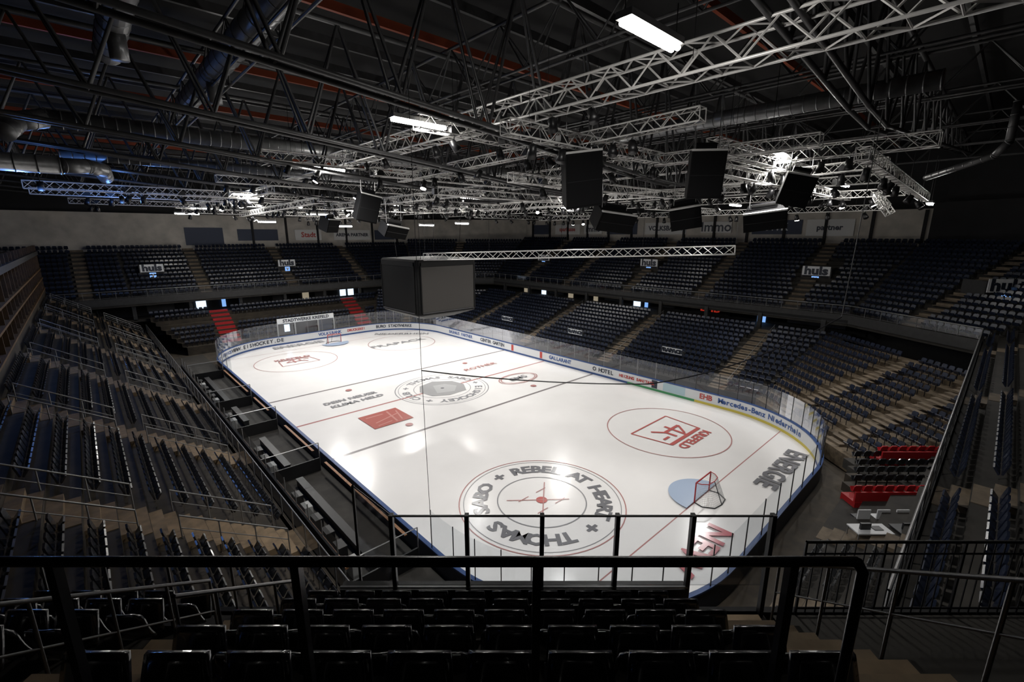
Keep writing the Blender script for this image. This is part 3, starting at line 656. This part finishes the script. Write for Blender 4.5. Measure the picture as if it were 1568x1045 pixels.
for i,(x,y,z_,ln,pw) in enumerate(LM):
    mb=MB();mb.box((x-ln/2-.05,y-.2,z_+.02),(x+ln/2+.05,y+.2,z_+.16),M_RAIL)
    for o in (-.08,.08): mb.stick((x-ln/2,y+o,z_-.05),(x+ln/2,y+o,z_-.05),.065,M_TUBE,8,caps=True)
    for o in (-ln/2,ln/2): mb.stick((x+o,y,z_+.1),(x+o,y,19.9),.015,M_BLK,4)
    ob=mb.obj('high_bay_lamp')
    if pw>0:
        ld=bpy.data.lights.new('lamp_spot','SPOT');ld.energy=5300*pw;ld.spot_size=radians(136);ld.spot_blend=1.;ld.shadow_soft_size=.35;ld.color=(1,.975,.945)
        lo=bpy.data.objects.new('lamp_spot',ld);lo.location=(x,y,z_-.3);lo.parent=ob
        tgt=Vector((x*.5,y*.8,0));dv=tgt-Vector((x,y,z_));lo.rotation_euler=dv.to_track_quat('-Z','Y').to_euler();col.objects.link(lo)
    ld=bpy.data.lights.new('lamp_spill','POINT');ld.energy=230 if pw>0 else 120;ld.shadow_soft_size=.25;ld.color=(1,.965,.92)
    lo=bpy.data.objects.new('lamp_spill',ld);lo.location=(x,y,z_-.35);lo.parent=ob;col.objects.link(lo)
for bx,by in ((-25,1),(-21,11)):
    mb=MB();mb.stick((bx,by,17.0),(bx,by,17.5),.15,M_BLK,10,caps=True);mb.stick((bx,by,17.5),(bx,by,18.9),.02,M_BLK,4);ob=mb.obj('blue_stage_lamp')
    ld=bpy.data.lights.new('blue_glow','POINT');ld.energy=420;ld.color=(.15,.35,1);ld.shadow_soft_size=.2
    lo=bpy.data.objects.new('blue_glow',ld);lo.location=(bx,by,16.8);lo.parent=ob;col.objects.link(lo)

mb=MB()
def sag(a,b,s,n=14):
    a=Vector(a);b=Vector(b);return [a.lerp(b,k/n)-Vector((0,0,s*4*(k/n)*(1-k/n))) for k in range(n+1)]
mb.poly(sag((-16.9,-24.1,10.6),(-11.9,-28.9,10.2),.12),.02,M_BLK,5);mb.poly(sag((-11.9,-28.9,10.2),(-7.2,-32.6,12.2),.35),.02,M_RAILB,5)
mb.stick((-7.2,-32.6,12.2),(-7.4,-32.8,18),.012,M_RAILD,4);mb.stick((-16.9,-24.1,10.6),(-16.9,-24.1,19),.01,M_BLK,4);mb.stick((-16.9,-24.1,10.6),(-17,-24.4,5),.01,M_BLK,4)
mb.obj('hanging_cable')

# ---------------------------------------------------------------- near corner section (local frame R,F)
TH=radians(42.93);O=Vector((-24.05,-35.86,0))
TL=Matrix.Translation(O)@Matrix.Rotation(-TH,4,'Z')
def LW(r,f,z_): return TL@Vector((r,f,z_))
CS='corner_stand'
mb=MB()
Fk=[4.8-.7*k for k in range(5)];zk=[9.5+.52*k for k in range(5)]
for k in range(5):
    mb.box((-6.5,Fk[k]-.15,zk[k]-.6),(3.5,Fk[k]+(.55 if k else .62),zk[k]),M_CONC,TL)
mb.box((-6.5,-3,11.4),(3.5,1.86,12.1),M_CONC,TL)
mb.box((3.5,1.5,9.2),(8.2,5.4,9.5),M_CONC,TL)
mb.box((-6.5,5.35,5.5),(8.2,5.5,9.5),M_WALLD,TL);mb.box((3.5,-3,5),(3.62,5.4,9.5),M_WALLD,TL)
for r0,r1 in ((2.35,3.42),(-3.75,-2.75)):
    for k in range(5):
        mb.box((r0,Fk[k]-.13,zk[k]),(r1,Fk[k]+.2,zk[k]+.26),M_STEPW,TL);mb.box((r0,Fk[k]+.2,zk[k]),(r1,Fk[k]+.54,zk[k]+.02),M_STEPW,TL)
mb.obj('terrace',CS)
mb=MB();mb.box((-2.35,5.33,9.4),(2.4,5.5,9.93),M_BLK,TL);mb.box((-2.35,5.33,9.95),(2.4,5.36,9.975),M_RAIL,TL)
for r in (-1.6,-.6,.4,1.4,2.4,3.46): mb.box((r-.028,5.34,9.5),(r+.028,5.42,11.06),M_BLK,TL)
mb.box((-1.6,5.36,9.98),(3.46,5.375,11.04),M_GLASS2,TL);mb.box((-1.6,5.355,11.035),(3.46,5.38,11.055),M_BLK,TL)
mb.add([LW(-1.6,5.37,9.98),LW(-2.35,6.1,9.98),LW(-2.35,6.1,11.04),LW(-1.6,5.37,11.04)],[(0,1,2,3)],M_GLASS2)
mb.stick(LW(-1.6,5.37,11.05),LW(-2.35,6.1,11.05),.012,M_RAIL,4);mb.stick(LW(-2.35,6.1,9),LW(-2.35,6.1,11.06),.025,M_BLK,4)
mb.obj('glass_balustrade',CS)
def seat_hi(mb,r,f,z_):
    nx,nz=9,7;w=.205
    def shell(pt,m):
        F_=[[pt(i/(nx-1)*2-1,j/(nz-1),0) for i in range(nx)] for j in range(nz)]
        B_=[[pt(i/(nx-1)*2-1,j/(nz-1),1) for i in range(nx)] for j in range(nz)]
        vs=[v for row in F_ for v in row]+[v for row in B_ for v in row];o=nx*nz;fs=[]
        for j in range(nz-1):
            for i in range(nx-1):
                a=j*nx+i;fs+=[(a,a+1,a+nx+1,a+nx),(o+a+1,o+a,o+a+nx,o+a+nx+1)]
        for i in range(nx-1): fs+=[(i,o+i,o+i+1,i+1),((nz-1)*nx+i,(nz-1)*nx+i+1,o+(nz-1)*nx+i+1,o+(nz-1)*nx+i)]
        for j in range(nz-1): a=j*nx;b=j*nx+nx-1;fs+=[(a,a+nx,o+a+nx,o+a),(b,o+b,o+b+nx,b+nx)]
        mb.add(vs,fs,m,True)
    def back(u,t,s):
        rr=1-(max(0,t-.72)/.28)**2*.13;x=u*w*rr;zz_=z_+.42+.39*t-(abs(u)**4)*.05*t
        y=f-.02-.10*t+.055*(u*u)*.8-s*.025-.02*sin(pi*t);return LW(r+x,y,zz_)
    def pan(u,t,s):
        x=u*w*(1-.1*t*t);return LW(r+x,f+.06+.09*t+.03*u*u+s*.03,z_+.40+.34*t-.03*u*u*t)
    shell(back,M_SEATB);shell(pan,M_SEATB)
    mb.stick(LW(r-.13,f-.135,z_+.80),LW(r+.13,f-.135,z_+.80),.009,M_RAIL,5)  # pale rod added along the back's top edge as a painted rim highlight
    mb.box((r-.03,f-.02,z_),(r+.03,f+.06,z_+.5),M_RAILB,TL);mb.box((r-.215,f-.02,z_+.38),(r-.2,f+.12,z_+.46),M_RAILB,TL)
mb=MB()
for k in range(5):
    for i in range(10): seat_hi(mb,-2.42+i*.47+(.06 if k%2 else 0),Fk[k],zk[k])
    for i in range(5): seat_hi(mb,-4.05-i*.47,Fk[k],zk[k])
mb.obj('seats',CS)
mb=MB();f=1.6
mb.stick(LW(-5,f,13.38),LW(1.39,f,13.38),.021,M_RAILB,12,caps=True)
for r in (-3.8,-2.85,-1.85,-.87,.1,1.13): mb.box((r-.017,f-.02,12.1),(r+.017,f+.02,13.37),M_RAILB,TL);mb.box((r-.06,f-.05,12.08),(r+.06,f+.05,12.12),M_RAILB,TL)
mb.poly([LW(1.39,f,13.38),LW(1.42,f,13.33),LW(1.42,f,12.1)],.021,M_RAILB,10)
mb.obj('foreground_railing',CS)
mb=MB()
def picket(a,b,z0,z1,gap=.13,rt=.022,rp=.009):
    A=Vector(a);B=Vector(b);n=max(1,int((B-A).length/gap))
    mb.stick(LW(A.x,A.y,z1),LW(B.x,B.y,z1),rt,M_RAILD,8);mb.stick(LW(A.x,A.y,z0+.1),LW(B.x,B.y,z0+.1),.014,M_RAILB,5)
    mb.stick(LW(A.x,A.y,z1-.18),LW(B.x,B.y,z1-.18),.014,M_RAILB,5)
    for k in range(n+1):
        c=A.lerp(B,k/n);mb.stick(LW(c.x,c.y,z0+.0),LW(c.x,c.y,z1),rp if k%8 else .02,M_RAILB,4)
picket((3.95,5.37),(8.1,5.37),9.5,10.65);picket((3.55,2.0),(8.1,1.6),9.5,10.7);picket((8.1,1.6),(8.1,5.37),9.5,10.65)
def stair_rail(r,f0,z0,f1,z1,mm=M_RAILD):
    mb.stick(LW(r,f0,z0+.95),LW(r,f1,z1+.95),.02,mm,8);mb.stick(LW(r,f0,z0+.5),LW(r,f1,z1+.5),.012,mm,6)
    n=4
    for k in range(n+1):
        t=k/n;mb.stick(LW(r,f0+(f1-f0)*t,z0+(z1-z0)*t-.1),LW(r,f0+(f1-f0)*t,z0+(z1-z0)*t+.95),.016,mm,6)
stair_rail(3.45,1.9,12.0,5.1,9.6);stair_rail(-2.7,4.9,9.5,3.1,10.9);stair_rail(-3.78,4.9,9.5,2.4,11.4)
mb.stick(LW(-6.5,5.37,10.3),LW(-3.8,5.37,10.3),.02,M_RAILD,6)
for k in range(4): mb.stick(LW(-6.4+k*.86,5.37,9.5),LW(-6.4+k*.86,5.37,10.3),.018,M_RAILD,5)
mb.obj('picket_railing',CS)

# ---------------------------------------------------------------- world, camera
w=bpy.data.worlds.new('world');sc.world=w;w.use_nodes=True;w.node_tree.nodes['Background'].inputs[0].default_value=(.5,.6,.8,1);w.node_tree.nodes['Background'].inputs[1].default_value=.004
cd=bpy.data.cameras.new('camera');cd.sensor_width=36;cd.lens=701.28/1568*36;cd.clip_start=.05;cd.clip_end=400
co=bpy.data.objects.new('camera',cd);col.objects.link(co)
yaw,pit=radians(42.93),radians(13.09)
fw=Vector((sin(yaw)*cos(pit),cos(yaw)*cos(pit),-sin(pit)));co.location=(-24.046,-35.856,14.663)
co.rotation_euler=fw.to_track_quat('-Z','Y').to_euler();sc.camera=co
sc.view_settings.view_transform='Standard'
